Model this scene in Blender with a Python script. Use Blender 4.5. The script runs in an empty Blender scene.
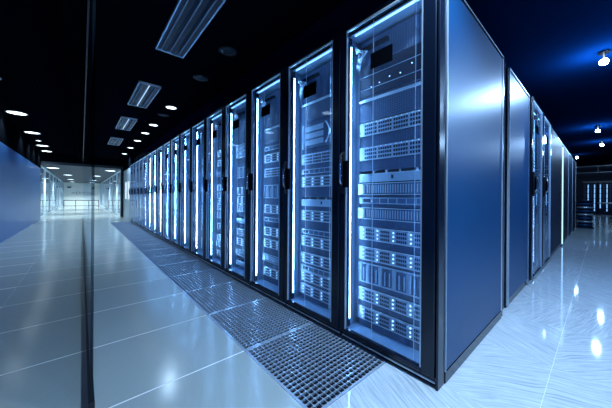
import bpy, bmesh, math, random
from mathutils import Vector, Matrix

random.seed(7)
sc = bpy.context.scene
col = sc.collection

# ------------------------------------------------------------------ camera
FPX, YAW, HY, ROLL, EYE = 257.4, math.radians(41.05), 197.5, math.radians(0.4), 0.90
cam_d = bpy.data.cameras.new('camera')
cam_d.sensor_fit = 'HORIZONTAL'
cam_d.sensor_width = 36.0
cam_d.lens = FPX / 612.0 * 36.0
cam_d.shift_y = -(204.0 - HY) / 612.0
cam_d.clip_start = 0.02
cam_d.clip_end = 200
cam = bpy.data.objects.new('camera', cam_d)
cam.matrix_world = (Matrix.Translation((0, 0, EYE)) @ Matrix.Rotation(-YAW, 4, 'Z')
                    @ Matrix.Rotation(math.pi / 2, 4, 'X') @ Matrix.Rotation(ROLL, 4, 'Z'))
col.objects.link(cam)
sc.camera = cam

# ------------------------------------------------------------------ world and exposure
w = bpy.data.worlds.new('world')
sc.world = w
w.use_nodes = True
w.node_tree.nodes['Background'].inputs[0].default_value = (0.10, 0.22, 0.5, 1)
w.node_tree.nodes['Background'].inputs[1].default_value = 0.02
sc.view_settings.view_transform = 'Standard'
sc.view_settings.look = 'None'
sc.view_settings.gamma = 1
sc.view_settings.use_curve_mapping = False
sc.view_settings.exposure = 0.0

LED_COL = (0.26, 0.57, 1.0)
LAMP_COL = (0.50, 0.74, 1.0)
STRIP_POWER = 125.0
TOPBAR_POWER = 2.6

# ------------------------------------------------------------------ materials
def new_mat(name):
    m = bpy.data.materials.new(name)
    m.use_nodes = True
    nt = m.node_tree
    return m, nt, nt.nodes['Principled BSDF']

def pbr(name, c, rough=0.5, metal=0.0, noise=0.0, scale=30.0, spec=0.5, bump=0.0, coat=0.0):
    m, nt, b = new_mat(name)
    b.inputs['Roughness'].default_value = rough
    b.inputs['Metallic'].default_value = metal
    b.inputs['Specular IOR Level'].default_value = spec
    b.inputs['Coat Weight'].default_value = coat
    b.inputs['Coat Roughness'].default_value = 0.08
    tc = nt.nodes.new('ShaderNodeTexCoord')
    n = nt.nodes.new('ShaderNodeTexNoise')
    n.inputs['Scale'].default_value = scale
    n.inputs['Detail'].default_value = 4
    nt.links.new(tc.outputs['Object'], n.inputs['Vector'])
    mx = nt.nodes.new('ShaderNodeMix'); mx.data_type = 'RGBA'
    mx.inputs[6].default_value = tuple(v * (1 - noise) for v in c) + (1,)
    mx.inputs[7].default_value = tuple(min(1, v * (1 + noise)) for v in c) + (1,)
    nt.links.new(n.outputs['Fac'], mx.inputs[0])
    nt.links.new(mx.outputs[2], b.inputs['Base Color'])
    if bump:
        bp = nt.nodes.new('ShaderNodeBump')
        bp.inputs['Strength'].default_value = bump
        bp.inputs['Distance'].default_value = 0.001
        nt.links.new(n.outputs['Fac'], bp.inputs['Height'])
        nt.links.new(bp.outputs[0], b.inputs['Normal'])
    return m

def emit(name, c, s):
    m, nt, b = new_mat(name)
    b.inputs['Base Color'].default_value = (0.5, 0.5, 0.5, 1)
    b.inputs['Emission Color'].default_value = (*c, 1)
    b.inputs['Emission Strength'].default_value = s
    return m

def glass(name, tint, ior=1.45, rough=0.0, haze=0.0):
    m = bpy.data.materials.new(name); m.use_nodes = True
    nt = m.node_tree; nt.nodes.clear()
    out = nt.nodes.new('ShaderNodeOutputMaterial')
    tr = nt.nodes.new('ShaderNodeBsdfTransparent'); tr.inputs[0].default_value = (*tint, 1)
    gl = nt.nodes.new('ShaderNodeBsdfGlossy'); gl.inputs['Roughness'].default_value = rough
    gl.inputs[0].default_value = (0.85, 0.92, 1, 1)
    lw_ = nt.nodes.new('ShaderNodeLayerWeight'); lw_.inputs[0].default_value = 0.5
    pw = nt.nodes.new('ShaderNodeMath'); pw.operation = 'POWER'; pw.inputs[1].default_value = 5.0
    fr = nt.nodes.new('ShaderNodeMath'); fr.operation = 'MULTIPLY_ADD'
    f0 = ((ior - 1) / (ior + 1)) ** 2
    fr.inputs[1].default_value = 1 - f0; fr.inputs[2].default_value = f0
    nt.links.new(lw_.outputs['Facing'], pw.inputs[0]); nt.links.new(pw.outputs[0], fr.inputs[0])
    mx = nt.nodes.new('ShaderNodeMixShader')
    nt.links.new(fr.outputs[0], mx.inputs[0]); nt.links.new(tr.outputs[0], mx.inputs[1]); nt.links.new(gl.outputs[0], mx.inputs[2])
    last = mx
    if haze:  # pale blue haze put into the glass colour, veiling what lies behind
        df = nt.nodes.new('ShaderNodeBsdfDiffuse'); df.inputs[0].default_value = (0.6, 0.75, 1, 1)
        m2 = nt.nodes.new('ShaderNodeMixShader'); m2.inputs[0].default_value = haze
        nt.links.new(mx.outputs[0], m2.inputs[1]); nt.links.new(df.outputs[0], m2.inputs[2]); last = m2
    nt.links.new(last.outputs[0], out.inputs[0])
    return m

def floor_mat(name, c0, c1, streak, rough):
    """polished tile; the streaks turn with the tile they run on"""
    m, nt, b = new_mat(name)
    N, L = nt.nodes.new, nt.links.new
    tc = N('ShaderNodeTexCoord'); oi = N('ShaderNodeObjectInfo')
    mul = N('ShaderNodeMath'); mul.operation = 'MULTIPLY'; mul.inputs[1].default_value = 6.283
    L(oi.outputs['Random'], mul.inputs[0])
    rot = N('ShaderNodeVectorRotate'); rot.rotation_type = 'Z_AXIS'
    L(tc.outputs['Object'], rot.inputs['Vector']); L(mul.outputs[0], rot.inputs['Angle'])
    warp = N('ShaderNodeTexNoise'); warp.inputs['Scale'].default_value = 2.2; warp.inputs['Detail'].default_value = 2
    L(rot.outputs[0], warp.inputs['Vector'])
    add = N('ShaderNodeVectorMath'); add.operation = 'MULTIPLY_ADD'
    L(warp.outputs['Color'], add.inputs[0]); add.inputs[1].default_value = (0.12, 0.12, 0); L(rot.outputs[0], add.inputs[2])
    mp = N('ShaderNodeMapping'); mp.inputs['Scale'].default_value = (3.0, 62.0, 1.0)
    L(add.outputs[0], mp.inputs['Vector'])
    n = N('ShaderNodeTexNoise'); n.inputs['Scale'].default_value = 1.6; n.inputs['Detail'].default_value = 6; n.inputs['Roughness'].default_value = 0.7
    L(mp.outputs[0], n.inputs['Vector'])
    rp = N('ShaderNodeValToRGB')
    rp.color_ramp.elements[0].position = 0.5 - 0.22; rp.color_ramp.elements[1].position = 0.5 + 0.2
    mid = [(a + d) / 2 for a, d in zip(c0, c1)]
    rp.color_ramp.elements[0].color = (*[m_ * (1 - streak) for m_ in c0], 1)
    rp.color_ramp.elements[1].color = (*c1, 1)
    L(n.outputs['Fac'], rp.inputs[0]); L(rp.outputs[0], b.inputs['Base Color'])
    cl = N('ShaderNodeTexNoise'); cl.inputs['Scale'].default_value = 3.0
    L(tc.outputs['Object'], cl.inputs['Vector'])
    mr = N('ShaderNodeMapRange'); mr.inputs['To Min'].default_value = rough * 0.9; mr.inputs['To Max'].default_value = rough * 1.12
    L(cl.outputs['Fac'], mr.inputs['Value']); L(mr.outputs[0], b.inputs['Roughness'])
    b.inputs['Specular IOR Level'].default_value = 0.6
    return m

M = {}
M['tile_plain'] = floor_mat('floor tile plain', (0.35, 0.41, 0.43), (0.37, 0.43, 0.45), 0.02, 0.17)
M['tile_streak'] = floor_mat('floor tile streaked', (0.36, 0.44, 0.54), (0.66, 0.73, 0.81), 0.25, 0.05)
M['grout'] = pbr('pale grout', (0.93, 0.95, 0.95), 0.5, noise=0.05)
M['pit'] = pbr('underfloor void', (0.004, 0.006, 0.012), 0.8)
M['perf'] = pbr('perforated tile coating', (0.34, 0.42, 0.54), 0.25, 0.3, noise=0.1)
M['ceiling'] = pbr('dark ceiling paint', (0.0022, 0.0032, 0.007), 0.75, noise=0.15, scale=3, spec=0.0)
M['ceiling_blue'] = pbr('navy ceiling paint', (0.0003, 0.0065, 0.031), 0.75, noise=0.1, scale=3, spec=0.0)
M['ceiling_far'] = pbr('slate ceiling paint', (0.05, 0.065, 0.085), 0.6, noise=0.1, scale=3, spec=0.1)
M['black'] = pbr('black coated metal', (0.006, 0.008, 0.014), 0.35, noise=0.1)
M['blackmatt'] = pbr('matt black', (0.002, 0.003, 0.005), 0.8, spec=0.0)
M['bluewall'] = pbr('blue laminate wall', (0.03, 0.13, 0.40), 0.32, noise=0.05, scale=4)
M['white'] = pbr('white wall paint', (0.78, 0.84, 0.84), 0.5, noise=0.03, scale=5)
M['palewall'] = pbr('pale blue wall panel', (0.50, 0.62, 0.70), 0.3, noise=0.06, scale=4)
M['frame'] = pbr('rack frame paint', (0.006, 0.012, 0.028), 0.22, 0.3, noise=0.1)
M['doorframe'] = pbr('door frame paint', (0.005, 0.011, 0.028), 0.22, 0.2, noise=0.1)
M['inner'] = pbr('rack inner steel', (0.34, 0.48, 0.66), 0.4, 0.2, noise=0.1)
M['blueside'] = pbr('blue side panel paint', (0.002, 0.048, 0.150), 0.40, 0.0, noise=0.12, scale=2.5, spec=0.28)
M['navyside'] = pbr('navy side panel paint', (0.004, 0.014, 0.044), 0.5, 0.0, noise=0.12, scale=2.5, spec=0.2)
M['rail'] = pbr('zinc rail', (0.50, 0.60, 0.72), 0.35, 0.6, noise=0.08)
M['face'] = pbr('server face metal', (0.50, 0.61, 0.74), 0.38, 0.2, noise=0.12, scale=60)
M['silver'] = pbr('light silver metal', (0.80, 0.88, 0.95), 0.3, 0.3, noise=0.08, scale=60)
M['dark'] = pbr('dark slot plastic', (0.016, 0.028, 0.060), 0.4, noise=0.1)
M['slot'] = pbr('drive front plastic', (0.09, 0.14, 0.24), 0.4, noise=0.15, scale=80)
M['cable'] = pbr('white cable jacket', (0.70, 0.78, 0.86), 0.5, noise=0.05)
M['bluecable'] = pbr('blue cable jacket', (0.05, 0.18, 0.50), 0.5, noise=0.05)
M['chrome'] = pbr('chrome', (0.75, 0.82, 0.92), 0.12, 1.0)
M['pane'] = glass('door glass', (0.86, 0.93, 1.0), 1.45, 0.0, 0.014)
M['partition'] = glass('partition glass', (0.93, 0.97, 0.98), 1.2, 0.0)
M['led_strip'] = emit('led strip light', LED_COL, STRIP_POWER)
M['led_top'] = emit('rack top light', LED_COL, TOPBAR_POWER)
M['led_dim'] = emit('dim led strip light', LED_COL, STRIP_POWER * 0.10)
M['led'] = emit('indicator led', (0.45, 0.75, 1.0), 3.0)
M['lens'] = emit('downlight lens', (0.80, 0.92, 1.0), 5.0)
M['lens_off'] = pbr('unlit downlight lens', (0.05, 0.07, 0.11), 0.3, noise=0.1)
M['tube_on'] = emit('lit tube', (0.45, 0.70, 1.0), 1.0)
M['tube_off'] = pbr('unlit tube', (0.30, 0.38, 0.50), 0.3)
M['reflector'] = pbr('fixture reflector', (0.04, 0.055, 0.09), 0.45, 0.5, noise=0.25, scale=14)
M['bulb'] = emit('spot bulb', (0.75, 0.88, 1.0), 60.0)
M['window_lit'] = emit('lit window glass', (0.75, 0.92, 1.0), 0.9)
M['far_lit'] = emit('lit cabinet column', (0.22, 0.50, 0.95), 1.2)

# ------------------------------------------------------------------ mesh helpers
class MB:
    def __init__(self):
        self.v = []; self.f = []; self.m = []; self.smooth = []
    def quad(self, a, b, c, d, m=0, s=False):
        i = len(self.v); self.v += [a, b, c, d]; self.f.append((i, i + 1, i + 2, i + 3)); self.m.append(m); self.smooth.append(s)
    def box(self, x0, x1, y0, y1, z0, z1, m=0):
        i = len(self.v)
        self.v += [(x0, y0, z0), (x1, y0, z0), (x1, y1, z0), (x0, y1, z0), (x0, y0, z1), (x1, y0, z1), (x1, y1, z1), (x0, y1, z1)]
        for q in ((0, 3, 2, 1), (4, 5, 6, 7), (0, 1, 5, 4), (1, 2, 6, 5), (2, 3, 7, 6), (3, 0, 4, 7)):
            self.f.append(tuple(i + k for k in q)); self.m.append(m); self.smooth.append(False)
        return self
    def tube(self, pts, r, n=8, m=0):
        pts = [Vector(p) for p in pts]
        base = len(self.v)
        for k, p in enumerate(pts):
            t = (pts[min(k + 1, len(pts) - 1)] - pts[max(k - 1, 0)]).normalized()
            up = Vector((0, 0, 1)) if abs(t.z) < 0.9 else Vector((1, 0, 0))
            a = t.cross(up).normalized(); b = t.cross(a).normalized()
            for j in range(n):
                an = 2 * math.pi * j / n
                self.v.append(tuple(p + a * r * math.cos(an) + b * r * math.sin(an)))
        for k in range(len(pts) - 1):
            for j in range(n):
                j2 = (j + 1) % n
                self.f.append((base + k * n + j, base + k * n + j2, base + (k + 1) * n + j2, base + (k + 1) * n + j))
                self.m.append(m); self.smooth.append(True)
        for k, rev in ((0, False), (len(pts) - 1, True)):
            q = [base + k * n + j for j in range(n)]
            self.f.append(tuple(reversed(q)) if not rev else tuple(q)); self.m.append(m); self.smooth.append(False)
        return self
    def lathe(self, prof, c=(0, 0, 0), n=24, m=0, smooth=True):
        base = len(self.v)
        for r, z in prof:
            for j in range(n):
                an = 2 * math.pi * j / n
                self.v.append((c[0] + r * math.cos(an), c[1] + r * math.sin(an), c[2] + z))
        for k in range(len(prof) - 1):
            for j in range(n):
                j2 = (j + 1) % n
                self.f.append((base + k * n + j, base + k * n + j2, base + (k + 1) * n + j2, base + (k + 1) * n + j))
                self.m.append(m); self.smooth.append(smooth)
        for k in (0, len(prof) - 1):
            if prof[k][0] > 1e-5:
                self.f.append(tuple(base + k * n + j for j in range(n))); self.m.append(m); self.smooth.append(False)
        return self
    def mesh(self, name, mats, bevel=0.0):
        me = bpy.data.meshes.new(name)
        me.from_pydata(self.v, [], self.f)
        for mt in mats: me.materials.append(M[mt])
        me.polygons.foreach_set('material_index', self.m)
        me.polygons.foreach_set('use_smooth', self.smooth)
        bm = bmesh.new(); bm.from_mesh(me)
        if bevel:
            ed = [e for e in bm.edges if len(e.link_faces) == 2 and e.calc_face_angle(0) > 0.6]
            bmesh.ops.bevel(bm, geom=ed, offset=bevel, segments=1, affect='EDGES', clamp_overlap=True)
        bmesh.ops.recalc_face_normals(bm, faces=bm.faces)
        bm.to_mesh(me); bm.free()
        return me
    def build(self, name, mats, parent=None, bevel=0.0, loc=None):
        if isinstance(mats, str): mats = [mats]
        o = bpy.data.objects.new(name, self.mesh(name, mats, bevel))
        col.objects.link(o)
        if parent: o.parent = parent
        if loc: o.location = loc
        return o

def B(*a):
    return MB().box(*a)

def tag(o, label=None, cat=None, group=None, kind=None):
    if label: o['label'] = label
    if cat: o['category'] = cat
    if group: o['group'] = group
    if kind: o['kind'] = kind
    return o

def empty(name, loc=(0, 0, 0), rz=0.0):
    o = bpy.data.objects.new(name, None)
    o.empty_display_size = 0.1
    o.location = loc; o.rotation_euler = (0, 0, rz)
    col.objects.link(o)
    return o

KIDS = {}
def kids(o):
    return [c for c in col.objects if c.parent == o]

def tree(o):
    """flat description of a thing: [(object, index of its parent)]"""
    out = [(o, -1)]
    i = 0
    allo = list(col.objects)
    while i < len(out):
        for c in allo:
            if c.parent == out[i][0]:
                out.append((c, i))
        i += 1
    return out

def copy_tree(desc, loc, rz=0.0):
    made = []
    for o, p in desc:
        c = o.copy(); col.objects.link(c)
        if p >= 0: c.parent = made[p]
        made.append(c)
    made[0].location = loc; made[0].rotation_euler = (0, 0, rz)
    return made[0]

ORD = ['first', 'second', 'third', 'fourth', 'fifth', 'sixth', 'seventh', 'eighth', 'ninth', 'tenth', 'eleventh',
       'twelfth', 'thirteenth', 'fourteenth', 'fifteenth', 'sixteenth', 'seventeenth', 'eighteenth', 'nineteenth', 'twentieth']

# ------------------------------------------------------------------ layout constants
XF = 1.275          # plane of the rack doors (they face -X)
YC = 0.50           # plane of the rack row's end
RY0, RW, NR = 0.51, 0.60, 17
CEIL = 2.5
PX0, PX1, PY0 = 0.72, 1.32, 0.77     # perforated strip
TS = 0.60
YTILE = 7.97        # corridor tiles are built one by one up to here
XTILE = 8.52
YEND, LOWC = 13.6, 2.08
FARY = 31.0

# ------------------------------------------------------------------ floor
fl = MB()
G = -0.0006
# grout bed under the built tiles
fl.box(-1.25, PX0, -2.3, YTILE, -0.06, G, 0)
fl.box(PX0, PX1, -2.3, PY0, -0.06, G, 0)
fl.box(PX1, XTILE, -2.3, PY0, -0.06, G, 0)
# far floor, polished, level with the tiles
fl.box(-4.0, PX0, YTILE, FARY + 0.2, -0.06, 0.0, 1)
fl.box(PX0, 4.0, 0.81 + 17 * 0.6, FARY + 0.2, -0.06, 0.0, 1)
fl.box(PX1, 24.5, PY0, 11.0, -0.06, 0.0, 1)
fl.box(XTILE, 24.5, -2.3, PY0, -0.06, 0.0, 1)
# void under the perforated tiles
fl.box(PX0, PX1, PY0, 11.02, -0.30, -0.28, 2)
fl.box(PX0 - 0.01, PX0, PY0, 11.02, -0.30, -0.05, 2)
fl.box(PX1, PX1 + 0.01, PY0, 11.02, -0.30, -0.05, 2)
floor = fl.build('floor', ['grout', 'tile_plain', 'pit'])
tag(floor, 'polished pale blue grey raised floor', kind='structure')

def tile(x0, x1, y0, y1, mat, g=0.0022, gx=None):
    gx = g if gx is None else gx
    cx_, cy_ = (x0 + x1) / 2, (y0 + y1) / 2
    key = (round(x1 - x0, 3), round(y1 - y0, 3), mat)
    if key not in KIDS:
        a, b = (x1 - x0) / 2 - gx, (y1 - y0) / 2 - g
        KIDS[key] = B(-a, a, -b, b, -0.03, 0).mesh('floor_tile', [mat], 0.0004)
    o = bpy.data.objects.new('floor_tile', KIDS[key]); col.objects.link(o)
    o.parent = floor; o.location = (cx_, cy_, 0)

rows = [PY0 - TS * 5 + TS * k for k in range(17)]
for y0 in rows:
    y1 = y0 + TS
    if y1 > YTILE + 0.01: break
    tile(-1.149, -0.48, y0, y1, 'tile_plain', 0.0075, 0.0003)
    tile(-0.48, PX0, y0, y1, 'tile_plain', 0.0075 if y0 > 1.3 else 0.004, 0.0006)
    if y1 <= PY0 + 0.01:
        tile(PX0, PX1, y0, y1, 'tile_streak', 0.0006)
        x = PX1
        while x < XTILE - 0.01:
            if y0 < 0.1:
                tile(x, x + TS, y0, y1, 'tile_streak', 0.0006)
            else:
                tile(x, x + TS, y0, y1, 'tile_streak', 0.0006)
            x += TS

def perforated_mesh():
    mb = MB()
    n = 20; half = TS / 2 - 0.0015; bd = 0.012
    p = (2 * half - 2 * bd) / n; r = p * 0.455
    # rim
    for s in (-1, 1):
        mb.box(-half, half, min(s * half, s * (half - bd)), max(s * half, s * (half - bd)), -0.03, 0)
        mb.box(min(s * half, s * (half - bd)), max(s * half, s * (half - bd)), -half + bd, half - bd, -0.03, 0)
    for i in range(n):
        for j in range(n):
            cx_ = -half + bd + p * (i + .5); cy_ = -half + bd + p * (j + .5)
            sq = [(-1, -1), (0, -1), (1, -1), (1, 0), (1, 1), (0, 1), (-1, 1), (-1, 0)]
            o = [(cx_ + a * p / 2, cy_ + b * p / 2) for a, b in sq]
            h = [(cx_ + a * p * (.405 if a and b else .462), cy_ + b * p * (.405 if a and b else .462)) for a, b in sq]
            for k in range(8):
                k2 = (k + 1) % 8
                mb.quad((*o[k], 0), (*o[k2], 0), (*h[k2], 0), (*h[k], 0))
                mb.quad((*h[k], 0), (*h[k2], 0), (*h[k2], -0.010), (*h[k], -0.010))
    me = bpy.data.meshes.new('perforated_tile')
    me.from_pydata(mb.v, [], mb.f); me.materials.append(M['perf'])
    return me

pm = perforated_mesh()
for k in range(17):
    o = bpy.data.objects.new('perforated_tile', pm); col.objects.link(o)
    o.parent = floor; o.location = ((PX0 + PX1) / 2, PY0 + TS * (k + .5), 0)

# ------------------------------------------------------------------ walls and ceiling
c = MB()
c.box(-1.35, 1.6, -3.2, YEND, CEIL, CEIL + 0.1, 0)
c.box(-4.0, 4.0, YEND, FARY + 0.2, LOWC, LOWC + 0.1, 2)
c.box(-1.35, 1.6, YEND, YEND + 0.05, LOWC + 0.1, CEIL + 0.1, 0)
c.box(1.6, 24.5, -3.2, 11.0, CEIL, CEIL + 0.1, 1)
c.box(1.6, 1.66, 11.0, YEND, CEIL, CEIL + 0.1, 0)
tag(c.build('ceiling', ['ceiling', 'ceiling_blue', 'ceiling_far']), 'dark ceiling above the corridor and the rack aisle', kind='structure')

lw = B(-1.25, -1.15, -3.2, YEND - 0.06, 0, 1.9).build('wall_left', 'bluewall')
tag(lw, 'plain blue laminate wall along the corridor', kind='structure')
tag(B(-1.25, -1.15, -3.2, YEND, 1.9, CEIL).build('trim_1', 'blackmatt'), 'dark bulkhead above the blue wall', kind='structure')
tag(B(-1.25, 24.6, -3.3, -3.2, 0, CEIL).build('wall_back', 'navyside'), 'dark wall behind the viewer', kind='structure')

# beam and glass divider down the corridor
tag(B(-0.13, 0.24, 0.6, YEND, 2.30, CEIL).build('trim_2', 'blackmatt', bevel=0.004), 'black beam carrying the glass divider', kind='structure')
gd = empty('wall_divider', (0.034, 1.36, 0))
tag(gd, 'clear glass divider seen edge on along the corridor', kind='structure')
B(-0.011, 0.011, 0, YEND - 1.41, 0, 0.055).build('floor_channel', 'black', gd, 0.002)
B(-0.011, 0.011, 0, YEND - 1.41, 2.26, 2.30).build('head_channel', 'black', gd, 0.002)
for k in range(8):
    B(-0.005, 0.005, k * 1.522, k * 1.522 + 1.518, 0.05, 2.27).build('pane', 'partition', gd)

# far end of the corridor
fw = B(-4.0, 4.0, FARY, FARY + 0.1, 0, LOWC + 0.1).build('wall_far', 'white')
tag(fw, 'white end wall of the corridor', kind='structure')

def side_glass(name, X, y0, y1, n, label):
    root = empty(name, (X, y0, 0)); tag(root, label, kind='structure')
    B(-0.06, 0.06, 0, 0.14, 0, LOWC).build('post', 'black', root, 0.004)
    B(-0.03, 0.03, 0.14, y1 - y0, 0, 0.08).build('bottom_rail', 'palewall', root)
    B(-0.03, 0.03, 0.14, y1 - y0, LOWC - 0.06, LOWC).build('top_rail', 'palewall', root)
    st = (y1 - y0 - 0.14) / n
    for k in range(n):
        B(-0.006, 0.006, 0.14 + k * st, 0.14 + (k + 1) * st, 0.08, LOWC - 0.06).build('pane', 'pane', root)
        B(-0.03, 0.03, 0.14 + (k + 1) * st - 0.03, 0.14 + (k + 1) * st + 0.03, 0.08, LOWC - 0.06).build('mullion', 'palewall', root)

side_glass('wall_glass_left', -1.22, YEND, FARY, 8, 'glazed wall left of the far corridor behind a dark post')
side_glass('wall_glass_right', 1.32, YEND, FARY, 8, 'glazed wall right of the far corridor behind a dark post')
tag(B(-2.7, -2.6, YEND + 0.02, FARY, 0, LOWC).build('wall_room_left', 'white'), 'pale room wall behind the left glazing', kind='structure')
tag(B(2.6, 2.7, YEND + 0.02, FARY, 0, LOWC).build('wall_room_right', 'white'), 'pale room wall behind the right glazing', kind='structure')
tag(B(-4.0, -1.25, YEND - 0.06, YEND, 0, CEIL).build('wall_return_left', 'white'), 'return wall beside the left post', kind='structure')
wr = B(1.36, 1.42, RY0 + NR * RW + 0.3, YEND, 0, 1.98).build('wall_right', 'palewall')
tag(wr, 'pale wall between the last rack and the right post', kind='structure')
tag(B(1.36, 1.42, RY0 + NR * RW + 0.3, YEND, 1.98, CEIL).build('trim_4', 'blackmatt'), 'dark bulkhead above the pale wall', kind='structure')
for k, y in enumerate((11.55, 12.35)):
    wn = empty('window_%d' % (k + 1), (1.36, y, 0.75)); tag(wn, 'narrow lit window in the pale wall', kind='structure')
    B(-0.02, 0, 0, 0.5, 0, 0.75).build('window_frame', 'palewall', wn)
    B(-0.024, -0.02, 0.04, 0.46, 0.04, 0.71).build('pane', 'window_lit', wn)

# far barrier rail
br = empty('barrier_rail', (0, 26, 0)); tag(br, 'low black metal barrier rail standing before the white end wall', 'rail')
for x in (-1.0, -0.35, 0.35, 1.0):
    B(x - 0.02, x + 0.02, -0.02, 0.02, 0, 0.56).build('post', 'black', br)
B(-1.02, 1.02, -0.025, 0.025, 0.54, 0.59).build('top_rail', 'black', br)
B(-1.02, 1.02, -0.015, 0.015, 0.14, 0.17).build('lower_rail', 'black', br)

for x, z, nm, lb in ((-0.85, 1.60, 'left', 'small dark box mounted on the white end wall, left one'), (0.75, 1.55, 'right', 'small dark box mounted on the white end wall, right one')):
    o = empty('wall_box', (x, FARY, z)); tag(o, lb, 'wall box', 'boxes on the end wall')
    B(-0.13, 0.13, -0.08, 0, 0, 0.13).build('case', 'black', o, 0.005)
    B(-0.10, 0.10, -0.083, -0.08, 0.02, 0.11).build('front_plate', 'dark', o)
# pale line emblem on the end wall
em = empty('wall_emblem', (-0.25, FARY, 1.15)); tag(em, 'faint grey curved emblem on the white end wall', 'emblem')
for k in range(5):
    cx_ = -0.36 + k * 0.18
    r = (0.06, 0.10, 0.13, 0.10, 0.06)[k]
    MB().tube([(cx_ + r * math.cos(t * 0.55), -0.012, r * math.sin(t * 0.55)) for t in range(10)], 0.014, 6).build('stroke', 'slot', em)

# ------------------------------------------------------------------ ceiling lamps
def spot(parent, energy, size=2.2, colr=LAMP_COL, rad=0.06, blend=0.6, z=-0.03):
    d = bpy.data.lights.new('lamp_light', 'SPOT'); d.energy = energy; d.color = colr
    d.spot_size = size; d.spot_blend = blend; d.shadow_soft_size = rad
    o = bpy.data.objects.new('lamp_light', d); col.objects.link(o); o.parent = parent; o.location = (0, 0, z)
    return o

def downlight(x, y, z, r, on, label, energy=0, colr=LAMP_COL):
    root = empty('ceiling_downlight', (x, y, z)); tag(root, label, 'downlight', 'round downlights in the ceiling')
    MB().lathe([(r * 1.12, 0), (r * 1.12, -0.006), (r, -0.010), (r * 0.94, -0.004), (r * .94, 0)], n=28).build('trim_ring', 'rail' if on else 'black', root)
    MB().lathe([(0.0001, -0.005), (r * 0.6, -0.0075), (r * 0.94, -0.003)], n=28).build('lens', 'lens' if on else 'lens_off', root)
    if energy: spot(root, energy, colr=colr)
    return root

GREY = (0.72, 0.90, 0.98)
L_ON = [(7.45, 'nearest lit'), (9.5, 'second lit'), (10.75, 'third lit'), (11.75, 'fourth lit'), (13.1, 'fifth lit')]
for i, (y, t) in enumerate(L_ON):
    downlight(-0.96, y, CEIL, 0.14 if i != 2 else 0.06, True, '%s round downlight above the blue wall' % t, 55, GREY)
for i, y in enumerate((5.4, 3.4)):  # out-of-view lamps added to brighten the near left floor
    downlight(-0.96, y, CEIL, 0.11, True, 'added unseen downlight over the near blue wall, %s towards the viewer' % ORD[i], 25, GREY)
for y, on, t in ((2.7, False, 'unlit round downlight nearest the corner rack'), (3.56, False, 'unlit round downlight beside the second ceiling fixture'),
                 (5.08, True, 'brightest round downlight above the rack tops'), (5.66, False, 'grey round downlight just behind the brightest one'),
                 (6.59, True, 'lit round downlight, second of those along the rack tops'), (7.58, True, 'lit round downlight, third of those along the rack tops'),
                 (8.77, True, 'lit round downlight, fourth of those along the rack tops'), (10.2, True, 'small lit round downlight, fifth along the rack tops'),
                 (11.8, True, 'small lit round downlight, farthest along the rack tops')):
    downlight(1.2, y, CEIL, 0.085, on, t, 110 if on else 0)
for i, y in enumerate((0.1, -1.3)):  # lamps added above and behind the camera to light the near floor
    downlight(1.0, y, CEIL, 0.085, True, 'added unseen downlight over the near corner, %s one back' % ORD[i], 260)
for x, y, e, t in ((-0.93, 15.3, 260, 'large white ceiling lamp left, nearest in the far corridor'), (1.0, 15.0, 260, 'large white ceiling lamp right, nearest in the far corridor'),
                   (-0.60, 19.8, 260, 'white ceiling lamp left, second in the far corridor'), (0.66, 19.5, 260, 'white ceiling lamp right, second in the far corridor'),
                   (-0.6, 25.0, 340, 'white ceiling lamp left before the white end wall'), (0.66, 25.0, 340, 'white ceiling lamp right before the white end wall'),
                   (-0.6, 29.2, 260, 'white ceiling lamp left, closest to the white end wall'), (0.66, 29.2, 260, 'white ceiling lamp right, closest to the white end wall')):
    downlight(x, y, LOWC, 0.20, True, t, e, (0.80, 0.96, 1.0))
for s in (-1, 1):
    for k in range(3):
        downlight(s * 2.0, 15.2 + 5 * k, LOWC, 0.15, True, 'ceiling lamp in the %s glazed room, %s along' % ('left' if s < 0 else 'right', ORD[k]), 140, (0.80, 0.96, 1.0))

def fixture(y, tube, label):
    root = empty('ceiling_light_fixture', (0.722, y, CEIL)); tag(root, label, 'ceiling light', 'twin tube fixtures in the ceiling')
    W, L = 0.14, 0.575
    f = MB()
    for s in (-1, 1):
        f.box(min(s * W, s * (W - .012)), max(s * W, s * (W - .012)), -L, L, -0.028, 0)
        f.box(-W, W, min(s * L, s * (L - .012)), max(s * L, s * (L - .012)), -0.028, 0)
    f.build('frame', 'rail', root, 0.001)
    for k in range(3):
        a = -W + .012 + k * (2 * W - .024) / 3; b = a + (2 * W - .024) / 3
        m = MB()
        m.quad((a, -L + .012, -0.022), (a, L - .012, -0.022), ((a + b) / 2, L - .012, -0.006), ((a + b) / 2, -L + .012, -0.006))
        m.quad(((a + b) / 2, -L + .012, -0.006), ((a + b) / 2, L - .012, -0.006), (b, L - .012, -0.022), (b, -L + .012, -0.022))
        m.build('reflector', 'reflector', root)
        MB().tube([((a + b) / 2, -L + .03, -0.015), ((a + b) / 2, L - .03, -0.015)], 0.007, 8).build('tube', tube if k == 1 else 'tube_off', root)
    return root

fixture(2.56, 'tube_off', 'twin tube ceiling fixture nearest the viewer, unlit')
fixture(4.78, 'tube_on', 'second tube ceiling fixture, its middle tube glowing')
fixture(6.88, 'tube_on', 'third tube ceiling fixture along the corridor')
fixture(9.30, 'tube_off', 'fourth tube ceiling fixture, farthest along the corridor')

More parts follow.
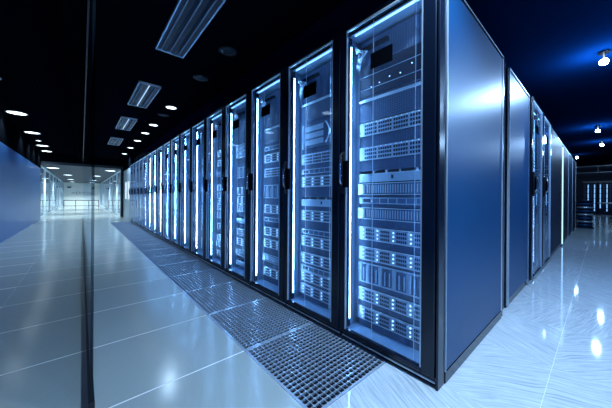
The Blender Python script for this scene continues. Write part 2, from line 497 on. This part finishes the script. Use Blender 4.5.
def spotlamp(x, y, energy, label):
    root = empty('ceiling_spotlight', (x, y, CEIL)); tag(root, label, 'spotlight', 'spotlights over the dark aisle')
    MB().lathe([(0.045, 0), (0.045, -0.02), (0.010, -0.025), (0.010, -0.08)], n=16).build('mount', 'black', root)
    MB().lathe([(0.0001, -0.08), (0.022, -0.082), (0.034, -0.098), (0.036, -0.115), (0.028, -0.135), (0.0001, -0.144)], n=16).build('bulb', 'bulb', root)
    d = bpy.data.lights.new('lamp_light', 'POINT'); d.energy = energy; d.color = (0.35, 0.62, 1.0); d.shadow_soft_size = 0.04
    o = bpy.data.objects.new('lamp_light', d); col.objects.link(o); o.parent = root; o.location = (0, 0, -0.20)

spotlamp(4.25, -0.01, 75, 'brightest spotlight on the dark blue ceiling, nearest in the aisle')
spotlamp(8.45, 0.06, 55, 'second spotlight along the dark aisle ceiling')
spotlamp(10.7, 0.0, 36, 'third spotlight along the dark aisle ceiling')
spotlamp(13.3, 0.58, 5, 'spotlight close to the end of the rack row')
spotlamp(19.5, -0.05, 30, 'last spotlight before the lit far room')
spotlamp(3.5, -1.1, 150, 'added unseen spotlight over the aisle beside the corner rack')  # added out of view to light the aisle floor and end panel
spotlamp(6.8, -1.9, 50, 'added unseen spotlight over the far side of the aisle')  # likewise added unseen, for more light on the aisle floor

# ------------------------------------------------------------------ racks
def rail_mesh():
    mb = MB(); z = 0.10; p = 0.0148; w_ = 0.030; h = 0.0045
    while z < 1.88:
        mb.quad((0, -w_ / 2, z), (0, -h, z), (0, -h, z + p), (0, -w_ / 2, z + p))
        mb.quad((0, h, z), (0, w_ / 2, z), (0, w_ / 2, z + p), (0, h, z + p))
        mb.quad((0, -h, z), (0, h, z), (0, h, z + p / 2 - h), (0, -h, z + p / 2 - h))
        mb.quad((0, -h, z + p / 2 + h), (0, h, z + p / 2 + h), (0, h, z + p), (0, -h, z + p))
        z += p
    mb.quad((0, -w_ / 2, .1), (0.03, -w_ / 2, .1), (0.03, -w_ / 2, z), (0, -w_ / 2, z))
    return mb

SX = 0.125           # plane of the server faces inside the rack

def make_rack(kind, led='led_strip', top='led_top'):
    root = empty('server_rack')
    D, W, H = 1.17, RW, 2.0
    fr = MB()
    for y0, y1 in ((0.004, 0.020), (W - 0.020, W - 0.004)):
        for x0, x1 in ((0.035, 0.075), (D - 0.04, D)):
            B(x0, x1, y0, y1, 0.05, H - 0.03).build('post', 'frame', root, 0.003)
    B(0.02, D, 0.002, W - 0.002, H - 0.03, H).build('top_panel', 'frame', root, 0.004)
    B(0.03, D, 0.002, W - 0.002, 0.0, 0.05).build('base_plinth', 'frame', root, 0.004)
    B(0.004, 0.03, 0.004, W - 0.004, 0.0, 0.042).build('kick_plate', 'doorframe', root, 0.003)
    B(0.000, 0.004, 0.01, W - 0.01, 0.012, 0.020).build('kick_trim', 'silver', root)
    B(D - 0.012, D - 0.004, 0.03, W - 0.03, 0.05, H - 0.03).build('back_panel', 'inner', root)
    B(0.03, D - 0.01, 0.001, 0.006, 0.05, H - 0.03).build('side_panel', 'inner', root)
    B(0.03, D - 0.01, W - 0.006, W - 0.001, 0.05, H - 0.03).build('side_panel', 'inner', root)
    # inner roof
    B(0.04, D - 0.02, 0.01, W - 0.01, H - 0.05, H - 0.045).build('inner_roof', 'inner', root)
    B(0.035, D - 0.02, 0.01, W - 0.01, 0.0505, 0.054).build('floor_plate', 'inner', root)
    # door
    d = MB(); a, b, zb, zt = 0.070, W - 0.052, 0.075, 1.945
    d.box(-0.022, 0.004, 0.004, a, 0.05, 1.975)
    d.box(-0.022, 0.004, b, W - 0.004, 0.05, 1.975)
    d.box(-0.022, 0.004, a, b, 0.05, zb)
    d.box(-0.022, 0.004, a, b, zt, 1.975)
    door = d.build('door', 'doorframe', root, 0.004)
    B(-0.013, -0.008, a - 0.004, b + 0.004, zb - 0.004, zt + 0.004).build('glass_pane', 'pane', door)
    for y in (a, b):  # pale strips stand in for bright highlights along the frame edges
        B(-0.024, -0.012, y - 0.003, y + 0.003, zb, zt).build('bright_edge', 'rail', door)
    B(-0.024, -0.010, a, b, zt - 0.004, zt + 0.004).build('bright_edge', 'silver', door)
    B(-0.016, -0.0132, 0.235, 0.375, 1.645, 1.735).build('black_plate', 'blackmatt', door)
    for y in (0.12, 0.375):  # thin pale upright rods just behind the glass
        B(0.012, 0.015, y - 0.0015, y + 0.0015, zb, zt).build('thin_rod', 'silver', door)
    hd = B(-0.036, -0.022, b + 0.004, b + 0.034, 0.93, 1.19).build('handle_plate', 'black', door, 0.004)
    MB().tube([(-0.038, b + 0.016, 1.18), (-0.058, b + 0.016, 1.16), (-0.060, b + 0.016, 1.06), (-0.056, b + 0.016, 1.0), (-0.038, b + 0.016, 0.975)], 0.007, 10).build('handle', 'chrome', door)
    B(-0.05, -0.022, b - 0.030, b + 0.004, 0.965, 1.13).build('lock_box', 'blackmatt', door, 0.004)
    # rails and lights
    for y in (0.052, 0.575):
        o = rail_mesh().build('mounting_rail', 'rail', root, loc=(SX + 0.004, y, 0))
    for y, s in ((0.020, 1), (W - 0.020, -1)):  # low side strip is added to even out light across the faces
        ch = B(0.045, 0.072, min(y, y + s * 0.004), max(y, y + s * 0.004), 0.10, 1.90).build('light_channel', 'rail', root)
        q = MB(); yy = y + s * 0.0045
        for n_ in range(99):
            z = 0.112 + n_ * 0.018
            q.quad((0.055, yy, z), (0.061, yy, z), (0.061, yy, z + 0.012), (0.055, yy, z + 0.012))
        q.build('light_strip', led, ch)
    B(0.035, 0.043, 0.09, W - 0.07, 1.930, 1.940).build('top_light', top, root)
    # cables down the hinge side
    for k in range(4):
        pts = []
        z = 1.86 - 0.03 * k
        ph = random.random() * 6
        while z > 0.14:
            pts.append((0.15 + 0.012 * k + 0.006 * math.sin(z * 7 + ph), 0.588 - 0.002 * (k % 2), z)); z -= 0.12
        MB().tube(pts, 0.0045, 6).build('cable', ['cable', 'bluecable', 'cable', 'bluecable'][k], root)
    for k in range(3):
        y0 = 0.57 - 0.01 * k
        MB().tube([(0.10, y0, 1.90 - 0.01 * k), (0.085, y0 - 0.015, 1.86), (0.09, y0 - 0.035 - 0.02 * k, 1.835), (0.10, y0 - 0.02, 1.80), (0.11, y0, 1.76 - 0.02 * k)], 0.006, 7).build('cable', 'cable', root)
    B(0.085, 0.110, 0.33, 0.57, 1.845, 1.865).build('roof_bracket', 'frame', root)
    return root

# ---- devices: origin at the bottom centre of the face, faces -X
def dev_root(name): return empty(name)

def dev_body(root, h, mat='frame', depth=0.62):
    B(0.004, depth, -0.218, 0.218, 0.001, h - 0.001).build('case', mat, root)

def dev_ears(root, h, mat='silver'):
    for s in (-1, 1):
        B(-0.004, 0.0, min(s * 0.218, s * 0.2413), max(s * 0.218, s * 0.2413), 0.001, h - 0.001).build('ear', mat, root, 0.001)

def make_drive_shelf():
    h = 0.0868; r = dev_root('drive_shelf'); dev_body(r, h); dev_ears(r, h)
    f = MB()
    f.box(-0.006, 0.004, -0.218, 0.218, 0.001, 0.006); f.box(-0.006, 0.004, -0.218, 0.218, h - 0.006, h - 0.001)
    for k in range(5):
        y = -0.216 + k * 0.108; f.box(-0.006, 0.004, y - 0.002, y + 0.002, 0.006, h - 0.006)
    f.build('bezel', 'silver', r)
    for i in range(4):
        for j in range(3):
            y0 = -0.213 + i * 0.108; z0 = 0.008 + j * 0.0238
            cd = B(-0.008, 0.004, y0, y0 + 0.102, z0, z0 + 0.022).build('drive_caddy', 'face', r, 0.0015)
            b = MB()
            for q in range(5): b.box(-0.0095, -0.008, y0 + 0.010 + q * 0.013, y0 + 0.019 + q * 0.013, z0 + 0.004, z0 + 0.018)
            b.build('vent', 'dark', cd)
            B(-0.011, -0.008, y0 + 0.088, y0 + 0.095, z0 + 0.008, z0 + 0.015).build('led', 'led', cd)
    return r, h

def make_switch():
    h = 0.0868; r = dev_root('network_switch'); dev_body(r, h); dev_ears(r, h)
    B(-0.005, 0.004, -0.218, 0.218, 0.001, h - 0.001).build('faceplate', 'face', r, 0.001)
    for g in range(4):
        p = MB()
        for i in range(6):
            for j in range(3):
                y = -0.200 + g * 0.103 + i * 0.0155; z = 0.010 + j * 0.024
                p.box(-0.0062, -0.005, y, y + 0.0115, z, z + 0.015)
        p.build('port_block', 'dark', r)
    l = MB()
    for i in range(12): l.box(-0.007, -0.005, -0.196 + i * 0.034, -0.193 + i * 0.034, h - 0.008, h - 0.005)
    l.build('status_leds', 'led', r)
    return r, h

def make_chassis():
    h = 0.1315; r = dev_root('blade_chassis'); dev_body(r, h); dev_ears(r, h, 'face')
    f = MB(); f.box(-0.006, 0.004, -0.218, 0.218, 0.001, 0.010); f.box(-0.006, 0.004, -0.218, 0.218, h - 0.010, h - 0.001)
    f.build('bezel', 'face', r)
    for i in range(14):
        y0 = -0.215 + i * 0.0309
        bl = B(-0.010, 0.004, y0, y0 + 0.026, 0.012, h - 0.012).build('blade', 'slot' if i % 3 else 'face', r, 0.0015)
        B(-0.013, -0.010, y0 + 0.004, y0 + 0.010, 0.020, h - 0.03).build('lever', 'face', bl)
    return r, h

def make_server2u():
    h = 0.0780; r = dev_root('rack_server'); dev_body(r, h)
    for s in (-1, 1):
        m = MB(); i = 0
        pts = [(s * 0.2413, 0.001), (s * 0.195, 0.014), (s * 0.195, h - 0.014), (s * 0.2413, h - 0.001)]
        fr = [(-0.016, y, z) for y, z in pts]; bk = [(0.0, y, z) for y, z in pts]
        m.quad(*fr); m.quad(*bk)
        for k in range(4): m.quad(fr[k], fr[(k + 1) % 4], bk[(k + 1) % 4], bk[k])
        m.build('ear', 'silver', r)
    B(-0.004, 0.004, -0.218, 0.218, 0.001, h - 0.001).build('faceplate', 'slot', r, 0.001)
    s = MB()
    for i in range(22):
        y = -0.175 + i * 0.0165; s.box(-0.009, -0.004, y, y + 0.006, 0.014, h - 0.014)
    s.build('vent_slats', 'face', r)
    for z in (0.002, h - 0.006):
        B(-0.010, -0.002, -0.218, 0.218, z, z + 0.004).build('edge_bar', 'silver', r)
    return r, h

def make_server1u():
    h = 0.0425; r = dev_root('rack_server'); dev_body(r, h); dev_ears(r, h)
    B(-0.006, 0.004, -0.218, 0.218, 0.001, h - 0.001).build('faceplate', 'face', r, 0.001)
    for i in range(6):
        y = -0.205 + i * 0.058
        B(-0.008, -0.006, y, y + 0.052, 0.007, h - 0.007).build('drive_slot', 'slot', r, 0.001)
    B(-0.008, -0.006, 0.150, 0.205, 0.010, h - 0.010).build('vent', 'dark', r)
    B(-0.009, -0.006, 0.138, 0.143, 0.015, 0.020).build('led', 'led', r)
    return r, h

def make_flat():
    h = 0.0560; r = dev_root('flat_panel_unit'); dev_body(r, h); dev_ears(r, h)
    B(-0.006, 0.004, -0.218, 0.218, 0.001, h - 0.001).build('faceplate', 'face', r, 0.001)
    B(-0.008, -0.006, -0.010, 0.004, 0.018, 0.040).build('badge', 'dark', r)
    B(-0.012, -0.006, -0.218, 0.218, h - 0.006, h - 0.001).build('edge_bar', 'silver', r)
    k = MB()
    for y in (-0.16, -0.06, 0.03, 0.12): k.box(-0.012, -0.004, y, y + 0.010, h, h + 0.014)
    k.build('clip', 'cable', r)
    return r, h + 0.016

def make_vent():
    h = 0.1315; r = dev_root('vented_panel'); B(0.0, 0.004, -0.2413, 0.2413, 0.001, h - 0.001).build('plate', 'slot', r)
    m = MB()
    for i in range(30):
        for j in range(8):
            y = -0.225 + i * 0.015; z = 0.012 + j * 0.014
            m.box(-0.001, 0.0, y, y + 0.006, z, z + 0.006)
    m.build('perforation', 'dark', r)
    B(-0.008, 0.0, -0.2413, 0.2413, h - 0.004, h + 0.012).build('edge_bar', 'silver', r)
    return r, h

def make_smoked():
    h = 0.20; r = dev_root('dark_blanking_panel'); B(0.0, 0.005, -0.2413, 0.2413, 0.001, h - 0.001).build('plate', 'dark', r, 0.001)
    m = MB()
    for y, z in ((-0.12, .10), (-0.05, .07), (0.02, .075), (0.09, .06), (0.15, .05), (-0.18, .12)): m.box(-0.003, 0, y, y + .006, z, z + .006)
    m.build('status_leds', 'led', r)
    for z in (0.045, 0.13):
        B(-0.004, 0.0, -0.2413, 0.2413, z, z + 0.003).build('seam_bar', 'face', r)
    return r, h

def make_bracket():
    h = 0.20; r = dev_root('cassette_unit'); dev_body(r, h); dev_ears(r, h, 'face')
    B(-0.004, 0.004, -0.218, 0.218, 0.001, h - 0.001).build('faceplate', 'slot', r, 0.001)
    for k in range(3):
        B(-0.010, -0.004, -0.02, 0.19, 0.025 + k * 0.055, 0.065 + k * 0.055).build('cassette', 'face', r, 0.002)
    MB().tube([(-0.014, -0.05 - 0.04 * math.sin(t * math.pi / 8), 0.02 + t * 0.02) for t in range(9)], 0.006, 8).build('curved_handle', 'silver', r)
    return r, h

KINDS = {}
for nm, fn, ds in (('drive', make_drive_shelf, 'drive shelf with three caddy rows'), ('switch', make_switch, 'switch with rows of small ports'),
                   ('chassis', make_chassis, 'tall chassis of upright blades'), ('two', make_server2u, 'slatted server with slanted ears'),
                   ('one', make_server1u, 'slim server with six drive slots'), ('flat', make_flat, 'flat faced panel with dark badge'),
                   ('vent', make_vent, 'perforated panel under a silver bar'), ('smoked', make_smoked, 'dark blank panel with lit dots'),
                   ('bracket', make_bracket, 'cassette unit with curved handle')):
    r, h = fn()
    desc = tree(r)
    # joined single mesh for the racks where parts no longer show
    bm = bmesh.new(); mats = []
    for o, p in desc[1:]:
        if o.name.split('.')[0] in ('perforation',): continue
        me = o.data.copy()
        off = len(mats)
        idx = []
        for mt in me.materials:
            if mt not in mats: mats.append(mt)
            idx.append(mats.index(mt))
        for poly in me.polygons: poly.material_index = idx[poly.material_index]
        bm.from_mesh(me); bpy.data.meshes.remove(me)
    me = bpy.data.meshes.new(r.name); bm.to_mesh(me); bm.free()
    for mt in mats: me.materials.append(mt)
    KINDS[nm] = dict(desc=desc, h=h, ds=ds, name=r.name.split('.')[0], mesh=me)

RANKS = ['the corner rack'] + ['the %s rack from the corner' % ORD[i] for i in range(1, 20)]

def put_device(kind, x, y, z, rz, place, pos, full, group):
    K = KINDS[kind]
    if full:
        o = copy_tree(K['desc'], (x, y, z), rz)
    else:
        o = bpy.data.objects.new(K['name'], K['mesh']); col.objects.link(o)
        o.location = (x, y, z); o.rotation_euler = (0, 0, rz)
    tag(o, '%s, %s device up in %s' % (K['ds'], pos, place), 'server' if kind in ('two', 'one', 'chassis', 'drive') else 'rack device', group)
    return o

LAY0 = [('drive', .104), ('drive', .228), ('chassis', .348), ('drive', .495), ('drive', .626), ('two', .762), ('one', .862), ('two', .918), ('flat', 1.0),
        ('switch', 1.143), ('switch', 1.302), ('vent', 1.396), ('smoked', 1.56)]
LAY1 = [('drive', .10), ('drive', .21), ('one', .30), ('drive', .36), ('drive', .50), ('one', .60), ('drive', .71), ('flat', .83), ('drive', .985), ('one', 1.09),
        ('switch', 1.17), ('bracket', 1.30), ('vent', 1.53)]
LAY2 = [('drive', .12), ('two', .26), ('drive', .40), ('drive', .52), ('one', .66), ('drive', .74), ('chassis', .89), ('switch', 1.10), ('drive', 1.24), ('one', 1.36), ('vent', 1.44)]

def rand_layout(rng):
    z = 0.10; out = []
    while z < 1.5:
        k = rng.choice(['drive', 'drive', 'drive', 'two', 'one', 'switch', 'chassis', 'flat', 'vent'])
        h = KINDS[k]['h']
        if rng.random() < 0.3: z += 0.06
        if z + h > 1.62: break
        out.append((k, z)); z += h + rng.choice([0.003, 0.02, 0.045])
    return out

BLANK = {}
def put_blank(x, y, z, h, rz, label, group):
    key = round(h, 3)
    if key not in BLANK:
        m = MB(); m.box(0.006, 0.010, -0.2413, 0.2413, 0.0015, h - 0.0015)
        n = 30
        for q in range(n):
            yy = -0.225 + q * 0.0155
            m.box(0.003, 0.006, yy, yy + 0.006, 0.004, h - 0.004)
        BLANK[key] = m.mesh('blanking_panel', ['slot'])
    o = bpy.data.objects.new('blanking_panel', BLANK[key]); col.objects.link(o)
    o.location = (x, y, z); o.rotation_euler = (0, 0, rz)
    tag(o, label, 'blanking panel', group)

def fill_gaps(lay, x, y, place, upto, full):
    zz = 0.056; n = 0
    for k, z in list(lay) + [(None, upto)]:
        if z - zz > 0.012:
            put_blank(x, y, zz, z - zz, 0, 'ribbed blanking panel, %s one up in %s' % (ORD[n], place), 'blanking panels in the corridor racks'); n += 1
        if k: zz = z + KINDS[k]['h'] + (0.014 if k == 'vent' else 0)

proto = make_rack('front')
pdesc = tree(proto)
for i in range(NR):
    loc = (XF, RY0 + RW * i, 0)
    if i == 0:
        rk = proto; rk.location = loc
    else:
        rk = copy_tree(pdesc, loc)
    lab = ('glass door server rack at the near corner of the row' if i == 0 else
           'blue lit glass door server rack, %s from the near corner' % ORD[i] if i < NR - 1 else 'last glass door server rack, farthest down the corridor')
    tag(rk, lab, 'server rack', 'glass door racks along the corridor')
    rng = random.Random(100 + i)
    lay = [LAY0, LAY1, LAY2][i] if i < 3 else rand_layout(rng)
    for j, (k, z) in enumerate(lay):
        put_device(k, XF + SX, RY0 + RW * i + 0.312, z, 0, RANKS[i], ORD[j], i < 4, 'devices inside the corridor racks')
    fill_gaps(lay, XF + SX, RY0 + RW * i + 0.312, RANKS[i], 1.93, i < 4)

# end panel of the row, with its frame
ep = empty('end_panel', (XF, YC, 0)); tag(ep, 'tall blue end panel closing the corner rack towards the aisle', 'end panel')
B(-0.022, 0.055, -0.004, 0.008, 0, 1.985).build('corner_trim', 'doorframe', ep, 0.003)
B(0.055, 1.12, -0.006, 0.008, 0.06, 1.955).build('panel', 'blueside', ep, 0.003)
B(0.055, 1.12, -0.008, 0.008, 0.0, 0.06).build('plinth', 'frame', ep, 0.003)
B(0.055, 1.12, -0.010, 0.008, 1.955, 1.985).build('top_trim', 'frame', ep, 0.003)
B(0.055, 0.060, -0.010, -0.004, 0.06, 1.955).build('edge_strip', 'rail', ep)
B(1.105, 1.12, -0.010, -0.004, 0.06, 1.955).build('edge_strip', 'rail', ep)
B(0.055, 1.12, -0.011, -0.009, 1.965, 1.972).build('edge_strip', 'rail', ep)
B(1.12, 1.17, -0.004, 0.008, 0, 1.985).build('corner_trim', 'doorframe', ep, 0.003)

# dark filler column, then the cabinets along the aisle
fc = empty('filler_column', (2.455, YC, 0)); tag(fc, 'narrow dark column between the corner rack and next cabinet', 'column')
B(0, 0.16, 0.02, 0.9, 0, 2.02).build('shaft', 'frame', fc, 0.004)
B(0.05, 0.058, 0.012, 0.02, 0.02, 2.0).build('edge_strip', 'rail', fc)

def cabinet(x0, x1, mat, label, strips=True):
    c_ = empty('closed_cabinet', (x0, YC, 0)); tag(c_, label, 'cabinet', 'closed cabinets along the aisle')
    W = x1 - x0
    B(0.004, W - 0.004, 0.012, 1.0, 0, 1.99).build('body', 'frame', c_, 0.004)
    B(0.03, W - 0.03, 0.0, 0.012, 0.07, 1.95).build('front_panel', mat, c_, 0.003)
    for y in (0.012, W - 0.022):
        B(y, y + 0.010, -0.004, 0.012, 0.02, 1.97).build('edge_strip', 'rail', c_)
    B(0.012, W - 0.012, -0.004, 0.012, 1.965, 1.975).build('edge_strip', 'rail', c_)
    return c_

cabinet(2.63, 3.52, 'blueside', 'closed blue cabinet just past the dark column')
dproto = make_rack('aisle', 'led_dim', 'led_dim')
ddesc = tree(dproto)
for i, xr in enumerate((4.31, 5.12)):
    loc = (xr, YC, 0)
    if i == 0:
        rk = dproto; rk.location = loc; rk.rotation_euler = (0, 0, math.pi / 2)
    else:
        rk = copy_tree(ddesc, loc, math.pi / 2)
    rk.scale = (1, 1.30, 1)
    tag(rk, 'dim glass door rack on the aisle, %s' % ('next to the closed blue cabinet' if i == 0 else 'second from the closed blue cabinet'), 'server rack', 'glass door racks along the aisle')
    for j, (k, z) in enumerate(rand_layout(random.Random(55 + i))):
        put_device(k, xr - 0.40, YC + SX, z, math.pi / 2, 'the %s aisle rack' % ('first', 'second')[i], ORD[j], False, 'devices inside the aisle racks')
cabinet(5.15, 6.92, 'navyside', 'wide dark navy cabinet past the dim glass door racks')
ls = empty('light_column', (6.94, YC, 0)); tag(ls, 'upright glowing white blue light strip between dark cabinets', 'light strip')
B(0, 0.10, 0.0, 0.5, 0, 1.95).build('housing', 'frame', ls, 0.003)
B(0.03, 0.07, -0.012, 0.0, 0.04, 1.90).build('tube', 'led_top', ls)
cabinet(7.06, 8.35, 'navyside', 'dark navy cabinet just past the glowing light strip')
cabinet(8.36, 9.6, 'navyside', 'dark navy cabinet, second past the glowing light strip')
cabinet(9.62, 10.9, 'navyside', 'last dark navy cabinet at the end of the aisle row')

# drum at the end of the row
dr = empty('ringed_drum', (11.95, 0.34, 0)); tag(dr, 'ringed drum standing on the floor at the end of the aisle row', 'drum')
MB().lathe([(0.19, 0), (0.19, 0.03), (0.15, 0.035), (0.15, 0.83), (0.19, 0.835), (0.19, 0.87), (0.0001, 0.875)], n=28).build('core', 'navyside', dr)
for k in range(7):
    z = 0.10 + k * 0.11
    MB().lathe([(0.15, z - 0.022), (0.178, z - 0.015), (0.185, z), (0.178, z + 0.015), (0.15, z + 0.022)], n=28).build('ring', 'rail' if k % 2 else 'blueside', dr)

# ------------------------------------------------------------------ far end of the aisle
ew = MB()
ew.box(18.0, 18.15, 0.55, 11.0, 0, CEIL); ew.box(18.0, 18.15, -3.2, 0.55, 1.75, CEIL)
tag(ew.build('wall_aisle_end', 'navyside'), 'dark wall at the end of the aisle with a wide opening', kind='structure')
tag(B(17.97, 18.18, -3.2, 0.60, 1.69, 1.75).build('trim_3', 'black'), 'dark lintel over the opening', kind='structure')
tag(B(24.4, 24.5, -3.2, 11.0, 0, CEIL).build('wall_far_room', 'navyside'), 'back wall of the lit far room', kind='structure')
for z, lb in ((2.28, 'upper thin pipe running across the end of the aisle'), (2.02, 'lower thin pipe running across the end of the aisle')):
    p = empty('ceiling_pipe', (16.0, 0, z)); tag(p, lb, 'pipe', 'pipes across the aisle end')
    MB().tube([(0, -3.1, 0), (0, 2.5, 0)], 0.02, 8).build('tube', 'rail', p)
    for y in (-1.5, 0.1, 1.8):
        B(-0.008, 0.008, y - .008, y + .008, 0.0, CEIL - z).build('hanger', 'black', p)
for k in range(6):
    lc = empty('lit_cabinet', (23.4, 0.75 - k * 0.62, 0)); tag(lc, 'blue lit cabinet in the far room, %s from the left' % ORD[k], 'cabinet', 'lit cabinets in the far room')
    B(0, 0.7, -0.58, 0, 0, 1.95).build('body', 'navyside', lc, 0.004)
    for q in range(4):
        B(-0.01, 0, -0.06 - q * 0.13 - 0.04, -0.06 - q * 0.13, 0.2 + 0.15 * ((q + k) % 3), 1.8).build('light_column', 'far_lit' if (q + k) % 2 else 'blueside', lc)
    for q in range(5):
        B(-0.012, 0, -0.54, -0.04, 0.35 + q * 0.3, 0.38 + q * 0.3).build('shelf_edge', 'navyside', lc)
tb = empty('oval_table', (19.6, -0.55, 0)); tag(tb, 'oval table with pale top in the lit far room', 'table')
t = MB().lathe([(0.0001, 0.70), (0.66, 0.70), (0.70, 0.72), (0.68, 0.745), (0.0001, 0.75)], n=32).build('table_top', 'white', tb)
MB().lathe([(0.30, 0), (0.30, 0.02), (0.05, 0.05), (0.05, 0.66), (0.20, 0.70)], n=24).build('pedestal', 'black', tb)
spotlamp(20.8, -0.4, 30, 'spotlight inside the lit far room above the table')

# drop the device prototypes that were only copied
for K in KINDS.values():
    for o, p in reversed(K['desc']):
        bpy.data.objects.remove(o, do_unlink=True)
